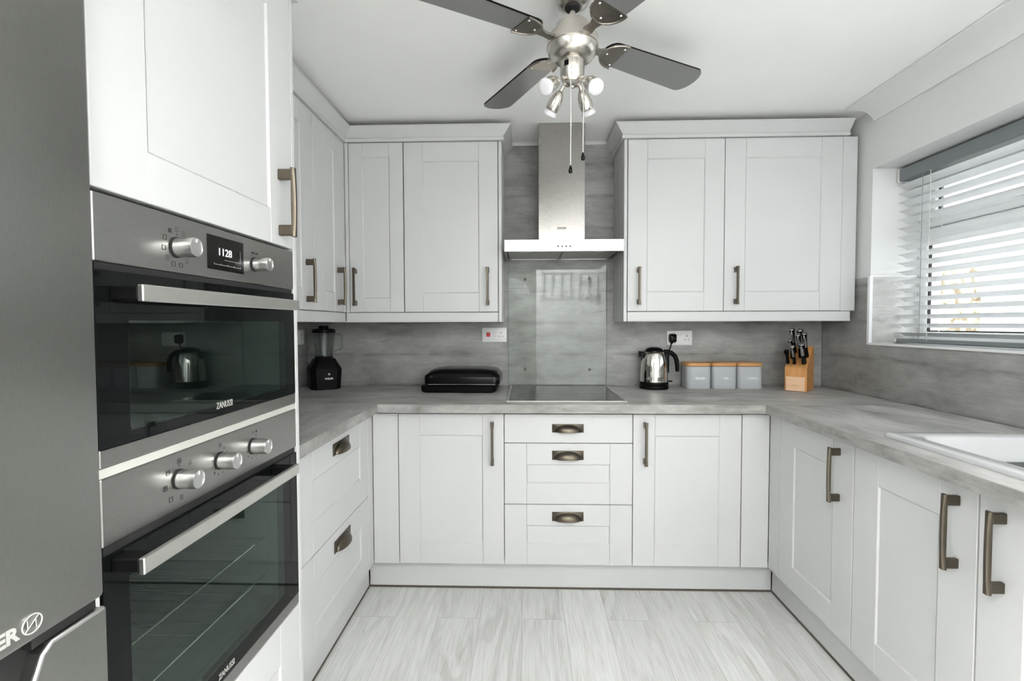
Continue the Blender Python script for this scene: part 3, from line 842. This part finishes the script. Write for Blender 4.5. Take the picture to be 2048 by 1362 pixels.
# ------------------------------------------------------------------ sockets
def socket(label, x, z, y=0., rz=0., loc=None, cooker=False, plug=False, w=.146, h=.086):
    s = thing('wall_socket', label, 'socket', loc or (x, y, z), rz)
    MB().box(-w / 2, w / 2, -.009, -.0005, -h / 2, h / 2, .003, 2).build('faceplate', M['white'], s, smooth=40)
    def pins(x):
        m = MB(); m.box(x - .0022, x + .0022, -.0096, -.0088, .008, .016); m.box(x - .0125, x - .0065, -.0096, -.0088, -.011, -.007); m.box(x + .0065, x + .0125, -.0096, -.0088, -.011, -.007)
        m.build('pin_hole', M['blackmat'], s)
    if cooker:
        MB().box(-.046, -.024, -.0145, -.009, -.011, .014, .002).build('cooker_switch', M['red'], s)['label'] = 'red cooker switch'
        MB().box(-.006, .008, -.0125, -.009, -.011, .014, .002).build('rocker', M['white'], s)
        pins(.040)
    else:
        for x in (-.010, .010): MB().box(x - .0055, x + .0055, -.0125, -.009, .012, .03, .0015).build('rocker', M['white'], s)
        pins(.042)
        if not plug: pins(-.042)
    return s
socket('white cooker switch socket with a red rocker above the contact grill', -.084, 1.219, cooker=True)
socket('white double socket above the canisters with a black plug in it', 1.0, 1.198, plug=True)
socket('white double socket on the left wall behind the blender', 0, 0, loc=(XL + .0105, -.15, 1.21), rz=PI / 2)

# ------------------------------------------------------------------ kettle
kt = thing('kettle', 'polished steel electric kettle with black lid and handle', 'kettle', (.828, -.105, .9165))
MB().lathe([(.078, 0), (.080, .004), (.080, .012), (.076, .018), (.076, .020), (.0785, .024), (.0785, .037), (.077, .040)], 40).build('base', M['black'], kt, smooth=35)
MB().lathe([(.0775, .0405), (.0775, .046), (.0765, .08), (.074, .12), (.0705, .15), (.065, .178), (.059, .196), (.054, .206), (.052, .208)], 48).build('body', M['chrome'], kt, smooth=50)
MB().lathe([(.052, .2085), (.0515, .212), (.046, .222), (.036, .229), (.020, .2335), (.0005, .235)], 40).build('lid', M['blackgloss'], kt, smooth=50)
m = MB()
sec = []
for k in range(6):
    u_ = k / 5; z = .152 + .058 * u_; x = -.069 - .012 * u_ if u_ < 1 else -.081
    hw = .010 + .014 * u_
    sec.append([(-.058 + .004 * (1 - u_), hw, z), (x - .006 * u_, 0, z), (-.058 + .004 * (1 - u_), -hw, z)])
m.loft(sec); m.build('spout', M['chrome'], kt, smooth=30)
MB().box(-.0865, -.0840, -.010, .010, .176, .212, .001).build('spout_lip', M['black'], kt)
m = MB(); m.tube([(.055, 0, .208), (.075, 0, .206), (.098, 0, .199), (.116, 0, .183), (.126, 0, .160), (.130, 0, .130), (.131, 0, .095)], [.012, .0135, .0135, .0135, .0135, .0125, .010], 12, flat=.85)
m.box(.058, .084, -.009, .009, .085, .205, .006, 2)
m.build('handle', M['black'], kt, smooth=50)
MB().box(.078, .103, -.008, .008, .036, .044, .002).build('switch_lever', M['black'], kt)
m = MB(); m.text('Russell\nHobbs', .0105, .014, .062, -.0782, bold=.0002, sx=.9); m.build('lettering', M['ink'], kt)
MB().tube([(.118, .096 - .02, .255), (.1185, .082, .235), (.112, .087, .215), (.09, .088, .190), (.07, .088, .15), (.062, .086, .08), (.06, .084, .012), (.05, .07, .006)], .0034, 8).build('power_cord', M['black'], kt, smooth=60)
m = MB(); zr = [(.0, .021, .026), (.010, .022, .027), (.024, .0195, .024), (.030, .012, .015)]
m.loft([[(.128 + px, .0945 - yy, .281 + pz) for px, pz, _ in rrect(0, 0, 2 * hw, 2 * hh, hw * .55, 0)] for yy, hw, hh in zr])
m.tube([(.126, .078, .262), (.120, .077, .248)], [.007, .0045], 10)
m.build('plug', M['blackgloss'], kt, smooth=40)

# ------------------------------------------------------------------ canisters
def canister(x, word, label):
    c = thing('canister', label, 'canister', (x, -.072, .9165), 0, 'storage canisters beside the kettle')
    m = MB(); wv, dv = .137, .122
    m.loft([rrect(0, 0, wv - .004, dv - .004, .026, 0, 7), rrect(0, 0, wv, dv, .028, .003, 7), rrect(0, 0, wv, dv, .028, .124, 7)])
    b = m.build('body', M['tin'], c, smooth=40)
    m = MB(); m.loft([rrect(0, 0, wv - .008, dv - .008, .026, .1245, 7), rrect(0, 0, wv + .003, dv + .003, .029, .1275, 7), rrect(0, 0, wv + .003, dv + .003, .029, .1425, 7), rrect(0, 0, wv - .002, dv - .002, .028, .1455, 7)])
    m.build('lid', M['lid'], c, smooth=40)
    m = MB(); m.text(word, .0165, .004, .0535, -dv / 2 - .0004, bold=.0006)
    n_ = .012 + .0048 * len(word)
    for sx in (-1, 1): m.box(.004 + sx * n_ - .0016, .004 + sx * n_ + .0016, -dv / 2 - .0008, -dv / 2 + .0002, .056, .0592)
    m.build('lettering', M['inkw'], c)
canister(1.074, 'SUGAR', 'grey square canister with wooden lid marked sugar, nearest the kettle')
canister(1.2165, 'TEA', 'grey square canister with wooden lid marked tea, between two others')
canister(1.359, 'COFFEE', 'grey square canister with wooden lid marked coffee, nearest the knife block')

# ------------------------------------------------------------------ knife block and knives
KB = (1.512, -.192, .9165); KR = R(-41)
kb = thing('knife_block', 'beech knife block with a pale front plate in the right corner', 'knife block', KB, KR)
poly = [(.0, 0), (.165, 0), (.165, .245), (.118, .245), (.045, .150), (.0, .128)]
m = MB()
m.prism_x([(y, z) for y, z in poly[:1]] + [(.165, .0), (.165, .232), (.128, .240), (.108, .215), (.0, .128)], .0, .105)
m.build('body', M['block'], kb)
m = MB(); m.box(.008, .097, -.010, -.0005, .003, .078, .001); plate = m.build('front_plate', M['blockl'], kb)
m = MB(); m.box(.030, .075, -.0106, -.0098, .030, .0315); m.box(.035, .07, -.0106, -.0098, .036, .0372); m.build('engraving', M['lid'], plate)
KM = Matrix.Translation(KB) @ Matrix.Rotation(KR, 4, 'Z')
def knife_parts(root, L, wv, steel):
    m = MB(); rings = []
    for k in range(9):
        u_ = k / 8; z = L * u_
        s_ = 1 - .28 * math.sin(PI * min(1, u_ * 1.15)) + .22 * max(0, u_ - .7) / .3
        rings.append(rrect(0, -.012 * u_ * u_, wv * .62 * s_, wv * s_, wv * .25 * s_, z, 3))
    m.loft(rings); m.build('handle', M['blackgloss'], root, smooth=50)
    if steel:
        m = MB(); rings = []
        for k in range(6):
            u_ = .45 + .55 * k / 5; z = L * u_
            rings.append(rrect(0, -.012 * u_ * u_ - wv * .36, wv * .40, wv * .5, wv * .16, z + (0 if k < 5 else .002), 3))
        m.loft(rings); m.build('steel_spine', M['alu'], root, smooth=50)
        m = MB(); m.loft([rrect(0, -.012, wv * .66, wv * 1.0, wv * .24, L + .0003, 3), rrect(0, -.013, wv * .6, wv * .9, wv * .22, L + .005, 3)]); m.build('end_cap', M['alu'], root, smooth=50)
    return root
def slope_z(y): return .128 + (.215 - .128) / .108 * y
kn = [ # bx, by, length, width, steel, label
    (.012, .012, 0.078, 0.0279, False, 'short all-black knife handle at the left front of the knife block'),
    (.044, .012, 0.103, 0.0262, True, 'small steel-backed knife in the front row, middle of the block'),
    (.088, .014, 0.116, 0.0361, True, 'wide steel-backed knife at the right front of the block'),
    (.026, .046, 0.113, 0.0279, True, 'medium steel-backed knife in the second row, left of the block'),
    (.064, .052, 0.136, 0.0311, True, 'long steel-backed knife in the second row, middle of the block'),
    (.092, .056, 0.141, 0.0294, True, 'steel-backed knife in the second row, right edge of the block'),
    (.028, .082, 0.141, 0.0311, True, 'tall steel-capped knife in the back row, left of the block'),
    (.064, .088, 0.131, 0.0344, True, 'tall steel-capped knife in the back row, middle of the block'),
]
for bx, by, Lk, wv, st_, lab in kn:
    p = KM @ Vector((bx, by, slope_z(by) + .005 + .3 * wv))
    k = thing('kitchen_knife', lab, 'knife', p, 0, 'knives in the beech block')
    k.rotation_euler = (R(24), 0, KR)
    knife_parts(k, Lk, wv, st_)

# ------------------------------------------------------------------ contact grill
cg = thing('contact_grill', 'closed black contact grill with a domed lid on the worktop', 'grill', (-.245, -.185, .9165), R(-1.5))
m = MB(); m.loft([rrect(-.012, 0, .385, .235, .03, .0, 6), rrect(-.012, 0, .402, .250, .03, .006, 6), rrect(-.012, 0, .408, .255, .03, .034, 6), rrect(-.012, 0, .400, .248, .03, .038, 6)])
m.build('base', M['black'], cg, smooth=35)
m = MB(); m.loft([rrect(.006, .002, .390, .238, .03, .043, 6), rrect(.006, .002, .406, .250, .034, .046, 6), rrect(.008, .002, .410, .252, .034, .082, 6), rrect(.008, .003, .404, .247, .036, .090, 6),
                  rrect(.010, .014, .365, .215, .045, .113, 6), rrect(.012, .018, .335, .190, .05, .121, 6), rrect(.014, .02, .28, .15, .05, .125, 6)])
m.build('lid', M['blackgloss'], cg, smooth=50)
MB().box(-.17, .19, -.1265, -.123, .044, .0465, .0008).build('lid_trim', M['chrome'], cg)
for sx in (-1, 1): MB().box(sx * .13 - .02, sx * .13 + .02, .1, .118, .0375, .045).build('hinge', M['black'], cg)

# ------------------------------------------------------------------ jug blender
jb = thing('jug_blender', 'black jug blender with a clear jar in the left corner', 'blender', (-1.055, -.125, .9165), R(32))
def octo(hw, z, ch=.35):
    c = hw * ch
    return [(-hw + c, -hw, z), (hw - c, -hw, z), (hw, -hw + c, z), (hw, hw - c, z), (hw - c, hw, z), (-hw + c, hw, z), (-hw, hw - c, z), (-hw, -hw + c, z)]
m = MB(); m.loft([octo(.076, 0), octo(.079, .004), octo(.086, .112), octo(.084, .118), octo(.060, .162), octo(.055, .172)])
m.build('motor_base', M['black'], jb, smooth=20)
m = MB(); m.lathe([(.050, .1725), (.047, .185), (.062, .318), (.060, .318), (.0455, .187), (.03, .184)], 28, cap0=True, cap1=False); m.build('jar', M['jar'], jb, smooth=50)
m = MB()
for k in range(8):
    a_ = 2 * PI * k / 8 + .2
    m.tube([(.047 * math.cos(a_), .047 * math.sin(a_), .19), (.0605 * math.cos(a_), .0605 * math.sin(a_), .315)], .0018, 6)
m.build('jar_rib', M['jar'], jb, smooth=60)
MB().lathe([(.049, .1722), (.051, .176), (.049, .186)], 28).build('blade_collar', M['black'], jb, smooth=40)
MB().lathe([(.063, .3185), (.064, .322), (.063, .336), (.05, .342), (.028, .343), (.026, .356), (.022, .359)], 28).build('lid', M['black'], jb, smooth=40)
m = MB(); ca, sa = math.cos(R(-22)), math.sin(R(-22))
def hp(r, z): return (r * ca, r * sa, z)
m.tube([hp(.058, .312), hp(.092, .312), hp(.100, .305), hp(.100, .235), hp(.095, .226), hp(.055, .214)], .006, 8); m.build('jar_handle', M['jar'], jb, smooth=50)
k = MB(); k.T = Matrix.Translation((.012, -.0835, .088)) @ Matrix.Rotation(PI / 2, 4, 'X'); k.lathe([(.006, 0), (.0055, .008), (.002, .0085)], 20); k.build('dial', M['silver'], jb, smooth=40)
MB().text('PHILIPS', .0135, .012, .058, -.0832, bold=.0006).build('lettering', M['inkw'], jb)

# ------------------------------------------------------------------ sink
sk = thing('sink', 'white ceramic inset sink in the right-hand worktop', 'sink', (1.5225, -1.70, .9165))
ox, oy = .2635, .43     # half sizes; far end at y=-1.27
m = MB()
bx0, bx1, by0, by1 = 1.320 - 1.5225, 1.712 - 1.5225, -2.07 + 1.70, -1.334 + 1.70
bc = ((bx0 + bx1) / 2, (by0 + by1) / 2); bw, bd = bx1 - bx0, by1 - by0
m.loft([rrect(0, 0, 2 * ox, 2 * oy, .022, 0, 6), rrect(0, 0, 2 * ox + .002, 2 * oy + .002, .023, .006, 6), rrect(0, 0, 2 * ox - .004, 2 * oy - .004, .022, .0125, 6), rrect(0, 0, 2 * ox - .016, 2 * oy - .016, .02, .0145, 6),
        rrect(bc[0], bc[1], bw + .012, bd + .016, .05, .0135, 6), rrect(bc[0], bc[1], bw + .002, bd + .003, .05, .010, 6), rrect(bc[0], bc[1], bw - .008, bd - .008, .05, -.004, 6),
        rrect(bc[0], bc[1], bw - .022, bd - .03, .05, -.06, 6), rrect(bc[0], bc[1], bw - .03, bd - .04, .05, -.125, 6), rrect(bc[0], bc[1], bw - .07, bd - .08, .04, -.135, 6)], cap0=False)
m.build('basin', M['ceramic'], sk, smooth=40)
wb = thing('washing_up_bowl', 'dark grey plastic bowl standing in the white sink', 'bowl', (1.5225, -1.62, .9165 - .134))
m = MB(); m.loft([rrect(0, 0, .26, .46, .05, 0, 6), rrect(0, 0, .312, .50, .05, .075, 6), rrect(0, 0, .318, .506, .05, .078, 6), rrect(0, 0, .300, .488, .05, .078, 6), rrect(0, 0, .25, .44, .05, .004, 6)])
m.build('bowl', M['slategrey'], wb, smooth=40)

# ------------------------------------------------------------------ ceiling fan
FX, FY = .255, -1.27
fn = thing('ceiling_fan', 'brushed nickel ceiling fan with four dark grey blades and a spot light kit', 'ceiling fan', (FX, FY, CZ - .001))
z0 = CZ - .001
def zz(z): return z - z0
MB().lathe([(.056, 0), (.058, -.006), (.057, -.022), (.050, -.036), (.034, -.044), (.03, -.045)], 36).build('ceiling_mount', M['nickel'], fn, smooth=40)
MB().lathe([(.026, -.0455), (.024, -.052), (.013, -.058)], 28).build('mount_cap', M['blackmat'], fn, smooth=40)
MB().cyl((0, 0, -.05), (0, 0, zz(2.243)), .0095, seg=20).build('down_rod', M['nickel'], fn, smooth=40)
MB().lathe([(.018, zz(2.256)), (.020, zz(2.246)), (.040, zz(2.248)), (.052, zz(2.243)), (.0545, zz(2.236)), (.0545, zz(2.216)), (.058, zz(2.212)), (.077, zz(2.206)), (.0815, zz(2.198)), (.0815, zz(2.178)), (.0835, zz(2.176)), (.0835, zz(2.170)), (.081, zz(2.168)),
            (.077, zz(2.152)), (.066, zz(2.138)), (.052, zz(2.131)), (.040, zz(2.129))], 44).build('motor_housing', M['nickel'], fn, smooth=35)
MB().lathe([(.0385, zz(2.1285)), (.0385, zz(2.082)), (.0365, zz(2.079)), (.0365, zz(2.073)), (.030, zz(2.058)), (.018, zz(2.051)), (.006, zz(2.049)), (.005, zz(2.043)), (.0005, zz(2.042))], 36).build('switch_housing', M['nickel'], fn, smooth=35)
m = MB(); m.box(-.008, .008, -.0388, -.034, zz(2.100), zz(2.118), .001); sw = m.build('reverse_switch', M['black'], fn); sw.rotation_euler.z = R(-35)
A0 = math.atan2(.28, .472)
zb = zz(2.192)
for k in range(4):
    ang = A0 + k * PI / 2
    rot = Matrix.Rotation(ang, 4, 'Z') @ Matrix.Translation((0, 0, zb)) @ Matrix.Rotation(R(-9), 4, 'X')
    outl = []
    r0, r1 = .125, .56
    for j in range(9):  # rounded inner end
        a_ = PI / 2 + PI * j / 8; outl.append((r0 + .035 + .035 * math.cos(a_), .050 * math.sin(a_)))
    n = 12
    for j in range(n + 1):
        a_ = -PI / 2 + PI * j / n; outl.append((r1 - .040 + .040 * math.cos(a_) * (1.0), .0625 * math.sin(a_)))
    m = MB(); m.T = rot; m.prism_z(outl, 0, .006)
    bd_ = m.build('blade', M['bladegrey'], fn)
    bd_.data.materials.append(M['black'])
    for p in bd_.data.polygons:
        if len(p.vertices) == 4: p.material_index = 1
    m = MB(); m.T = rot
    pl_ = []
    for j in range(13):
        a_ = PI / 2 + PI * j / 12; pl_.append((.195 + .072 * math.cos(a_), .0555 * math.sin(a_)))
    m.prism_z(pl_, -.004, -.0004)
    m.tube([(p[0], p[1], -.004) for p in pl_], .0035, 6)
    m.loft([[(.070, -.018, -.012), (.070, .018, -.012), (.070, .018, -.004), (.070, -.018, -.004)], [(.105, -.012, -.010), (.105, .012, -.010), (.105, .012, -.003), (.105, -.012, -.003)], [(.135, -.022, -.0045), (.135, .022, -.0045), (.135, .022, -.0005), (.135, -.022, -.0005)]])
    ir = m.build('blade_iron', M['taupe'], bd_, smooth=35)
    for px, py in ((.186, .040), (.186, -.040), (.142, 0)):
        m = MB(); m.T = rot; m.lathe([(.0045, -.0044), (.0036, -.0065), (.0005, -.0075)], 10, c=(px, py, 0)); m.build('screw', M['chrome'], bd_, smooth=60)
# four spot lamps
for sx, sy, end in ((-1, -1, (-.092, -.118, zz(1.992))), (1, -1, (.060, -.118, zz(1.989))), (-1, 1, (-.072, .068, zz(1.988))), (1, 1, (.062, .068, zz(1.988)))):
    p0 = Vector((sx * .024, sy * .024, zz(2.068))); p1 = Vector(end); d_ = p1 - p0; L_ = d_.length
    q = d_.to_track_quat('Z', 'Y').to_matrix().to_4x4()
    lamp = MB(); lamp.T = Matrix.Translation(p0) @ q
    lamp.cyl((0, 0, 0), (0, 0, .026), .0055, seg=12); lamp.lathe([(.0075, .008), (.0075, .012)], 12); lamp.lathe([(.0075, .017), (.0075, .021)], 12)
    s0 = L_ - .075
    lamp.lathe([(.006, s0 - .006), (.012, s0), (.018, s0 + .014), (.0218, s0 + .032), (.0225, s0 + .048), (.0205, s0 + .058), (.019, s0 + .060)], 24)
    lb = lamp.build('spot_lamp', M['nickel'], fn, smooth=40)
    bu = MB(); bu.T = Matrix.Translation(p0) @ q
    bu.lathe([(.019, s0 + .0605), (.0215, s0 + .064), (.0248, s0 + .072), (.0248, s0 + .074), (.022, s0 + .0775), (.012, s0 + .079), (.0005, s0 + .0793)], 24)
    bu.build('bulb', M['lamp'], lb, smooth=50)['label'] = 'frosted white lamp face'
def chain(x, y, zt, zk, name):
    m = MB(); m.tube([(x, y, zt), (x + .001, y, zt - (zt - zk) * .4), (x - .0005, y, zk + .02)], .0014, 6)
    n_ = int((zt - zk) / .008)
    for i in range(n_): m.lathe([(.0006, .0018), (.0019, 0), (.0006, -.0018)], 6, c=(x + .0006, y, zt - i * .008 - .004))
    c_ = m.build('pull_cord', M['cordw'], fn, smooth=60)
    MB().lathe([(.002, .024), (.003, .022), (.0055, .014), (.007, .007), (.006, .001), (.003, -.001), (.0005, -.0015)], 16, c=(x, y, zk)).build('pull_knob', M['blackgloss'], c_, smooth=60)['label'] = 'black teardrop pull'
chain(-.008, -.028, zz(2.056), zz(1.764), 'a'); chain(.034, -.005, zz(2.06), zz(1.812), 'b')

# ------------------------------------------------------------------ behind the viewer (utensils for reflections, then added lamps)
rl = thing('utensil_rail', 'steel hanging rail of kitchen tools on the wall behind the viewer', 'rail', (.78, YB, 1.93))
m = MB(); m.tube([(-.48, .045, 0), (.48, .045, 0)], .006, 10)
for x in (-.46, .46): m.tube([(x, .001, 0), (x, .045, 0)], .006, 8)
m.build('rod', M['slategrey'], rl)
heads = ['ladle', 'spoon', 'spoon', 'spoon', 'ladle', 'spoon', 'slice', 'ladle']
for i, hk in enumerate(heads):
    x = .34 + i * .115
    t = thing('kitchen_' + ('spatula' if hk == 'slice' else hk), 'steel %s hanging on the rail behind the viewer, %s of eight' % ('slotted slice' if hk == 'slice' else hk, ['first', 'second', 'third', 'fourth', 'fifth', 'sixth', 'seventh', 'last'][i]), 'utensil', (x, YB + .045, 1.93), 0, 'utensils on the rail')
    m = MB(); m.tube([(0, .0, .0075), (0, .012, .002), (0, .01, -.02), (0, 0, -.03)], .002, 6); m.loft([rrect(0, 0, .018, .005, .002, -.03, 2), rrect(0, 0, .028, .008, .002, -.05, 2), rrect(0, 0, .024, .008, .002, -.15, 2), rrect(0, 0, .010, .005, .002, -.17, 2), rrect(0, 0, .010, .005, .002, -.27, 2)])
    m.build('hanging_handle', M['slategrey'], t, smooth=40)
    if hk == 'slice':
        MB().loft([rrect(0, 0, .03, .003, .001, -.271, 2), rrect(0, 0, .07, .003, .001, -.29, 2), rrect(0, 0, .075, .003, .001, -.37, 2)]).build('blade', M['steel_h'], t)
    else:
        r_ = .046 if hk == 'ladle' else .036
        MB().lathe([(.001, -.010), (r_ * .6, -.008), (r_, .004), (r_ * .98, .005), (r_ * .58, -.006), (.001, -.008)], 18, c=(0, .02, -.285)).build('bowl', M['steel_h'], t, smooth=60)
TLT = R(-58)       # added bounce-fill lamp, unseen: tipped towards the wall behind the viewer
cl = thing('ceiling_light', 'white tilted wall-washer lamp hanging from the ceiling behind the viewer', 'light', (.12, -2.62, CZ - .001))
MB().box(-.5, .5, -.02, .02, -.03, 0, .003).build('ceiling_plate', M['white'], cl)
for x in (-.4, .4): MB().cyl((x, 0, -.03), (x, 0, -.12), .006).build('arm', M['white'], cl)
hd_ = Matrix.Translation((0, 0, -.17)) @ Matrix.Rotation(TLT, 4, 'X')
m = MB(); m.T = hd_; m.box(-1.05, 1.05, -.13, .13, -.012, .03, .004); m.build('shade', M['white'], cl)
m = MB(); m.T = hd_; m.box(-1.04, 1.04, -.12, .12, -.016, -.0125); m.build('diffuser', M['led'], cl)

hl = thing('ceiling_lamp', 'round white flush lamp on the hall ceiling behind the viewer', 'light', (-.2, -5., CZ - .001))  # unseen fitting added to go with the hall light
MB().lathe([(.2, 0), (.21, -.004), (.21, -.012), (.2, -.014)], 32).build('lamp_base', M['white'], hl, smooth=40)
# ------------------------------------------------------------------ light
def area(name, loc, rot, sx, sy, power, col=(1, 1, 1), spread=PI):
    l = bpy.data.lights.new(name, 'AREA'); l.shape = 'RECTANGLE'; l.size = sx; l.size_y = sy; l.energy = power; l.color = col; l.spread = spread
    o = bpy.data.objects.new(name, l); COL.objects.link(o); o.location = loc; o.rotation_euler = rot
    return o
area('wall_washer_light', (.12, -2.62 - .018 * math.sin(-TLT) , CZ - .171 - .018 * math.cos(TLT)), (TLT, 0, 0), 2.06, .22, 112, (1, .993, .98))  # added fill: brightens the rear wall, which bounces onto the room
area('hall_lamp_light', (-.2, -5., CZ - .02), (0, 0, 0), .28, .28, 6, (1, .98, .95))  # added light for the hall behind the viewer
wd = bpy.data.worlds.new('overcast'); S.world = wd; wd.use_nodes = True
bg = wd.node_tree.nodes['Background']; bg.inputs[0].default_value = (.93, .97, 1., 1); bg.inputs[1].default_value = 2.5

# ------------------------------------------------------------------ camera
cam = bpy.data.cameras.new('camera'); cam.sensor_width = 36; cam.lens = 36 * 969.63 / 2048; cam.clip_start = .02
co = bpy.data.objects.new('camera', cam); COL.objects.link(co)
co.matrix_world = Matrix.Translation((.10509, -2.86776, 1.28315)) @ Matrix.Rotation(.0296, 4, 'Z') @ Matrix.Rotation(PI / 2 - .0342, 4, 'X') @ Matrix.Rotation(-.0027, 4, 'Z')
S.camera = co
S.view_settings.view_transform = 'Standard'; S.view_settings.look = 'None'; S.view_settings.gamma = 1
S.view_settings.exposure = .72; S.view_settings.use_curve_mapping = False
S.cycles.max_bounces = 10; S.cycles.diffuse_bounces = 6; S.cycles.transparent_max_bounces = 16
S.cycles.use_denoising = True
S.cycles.sample_clamp_indirect = 8.
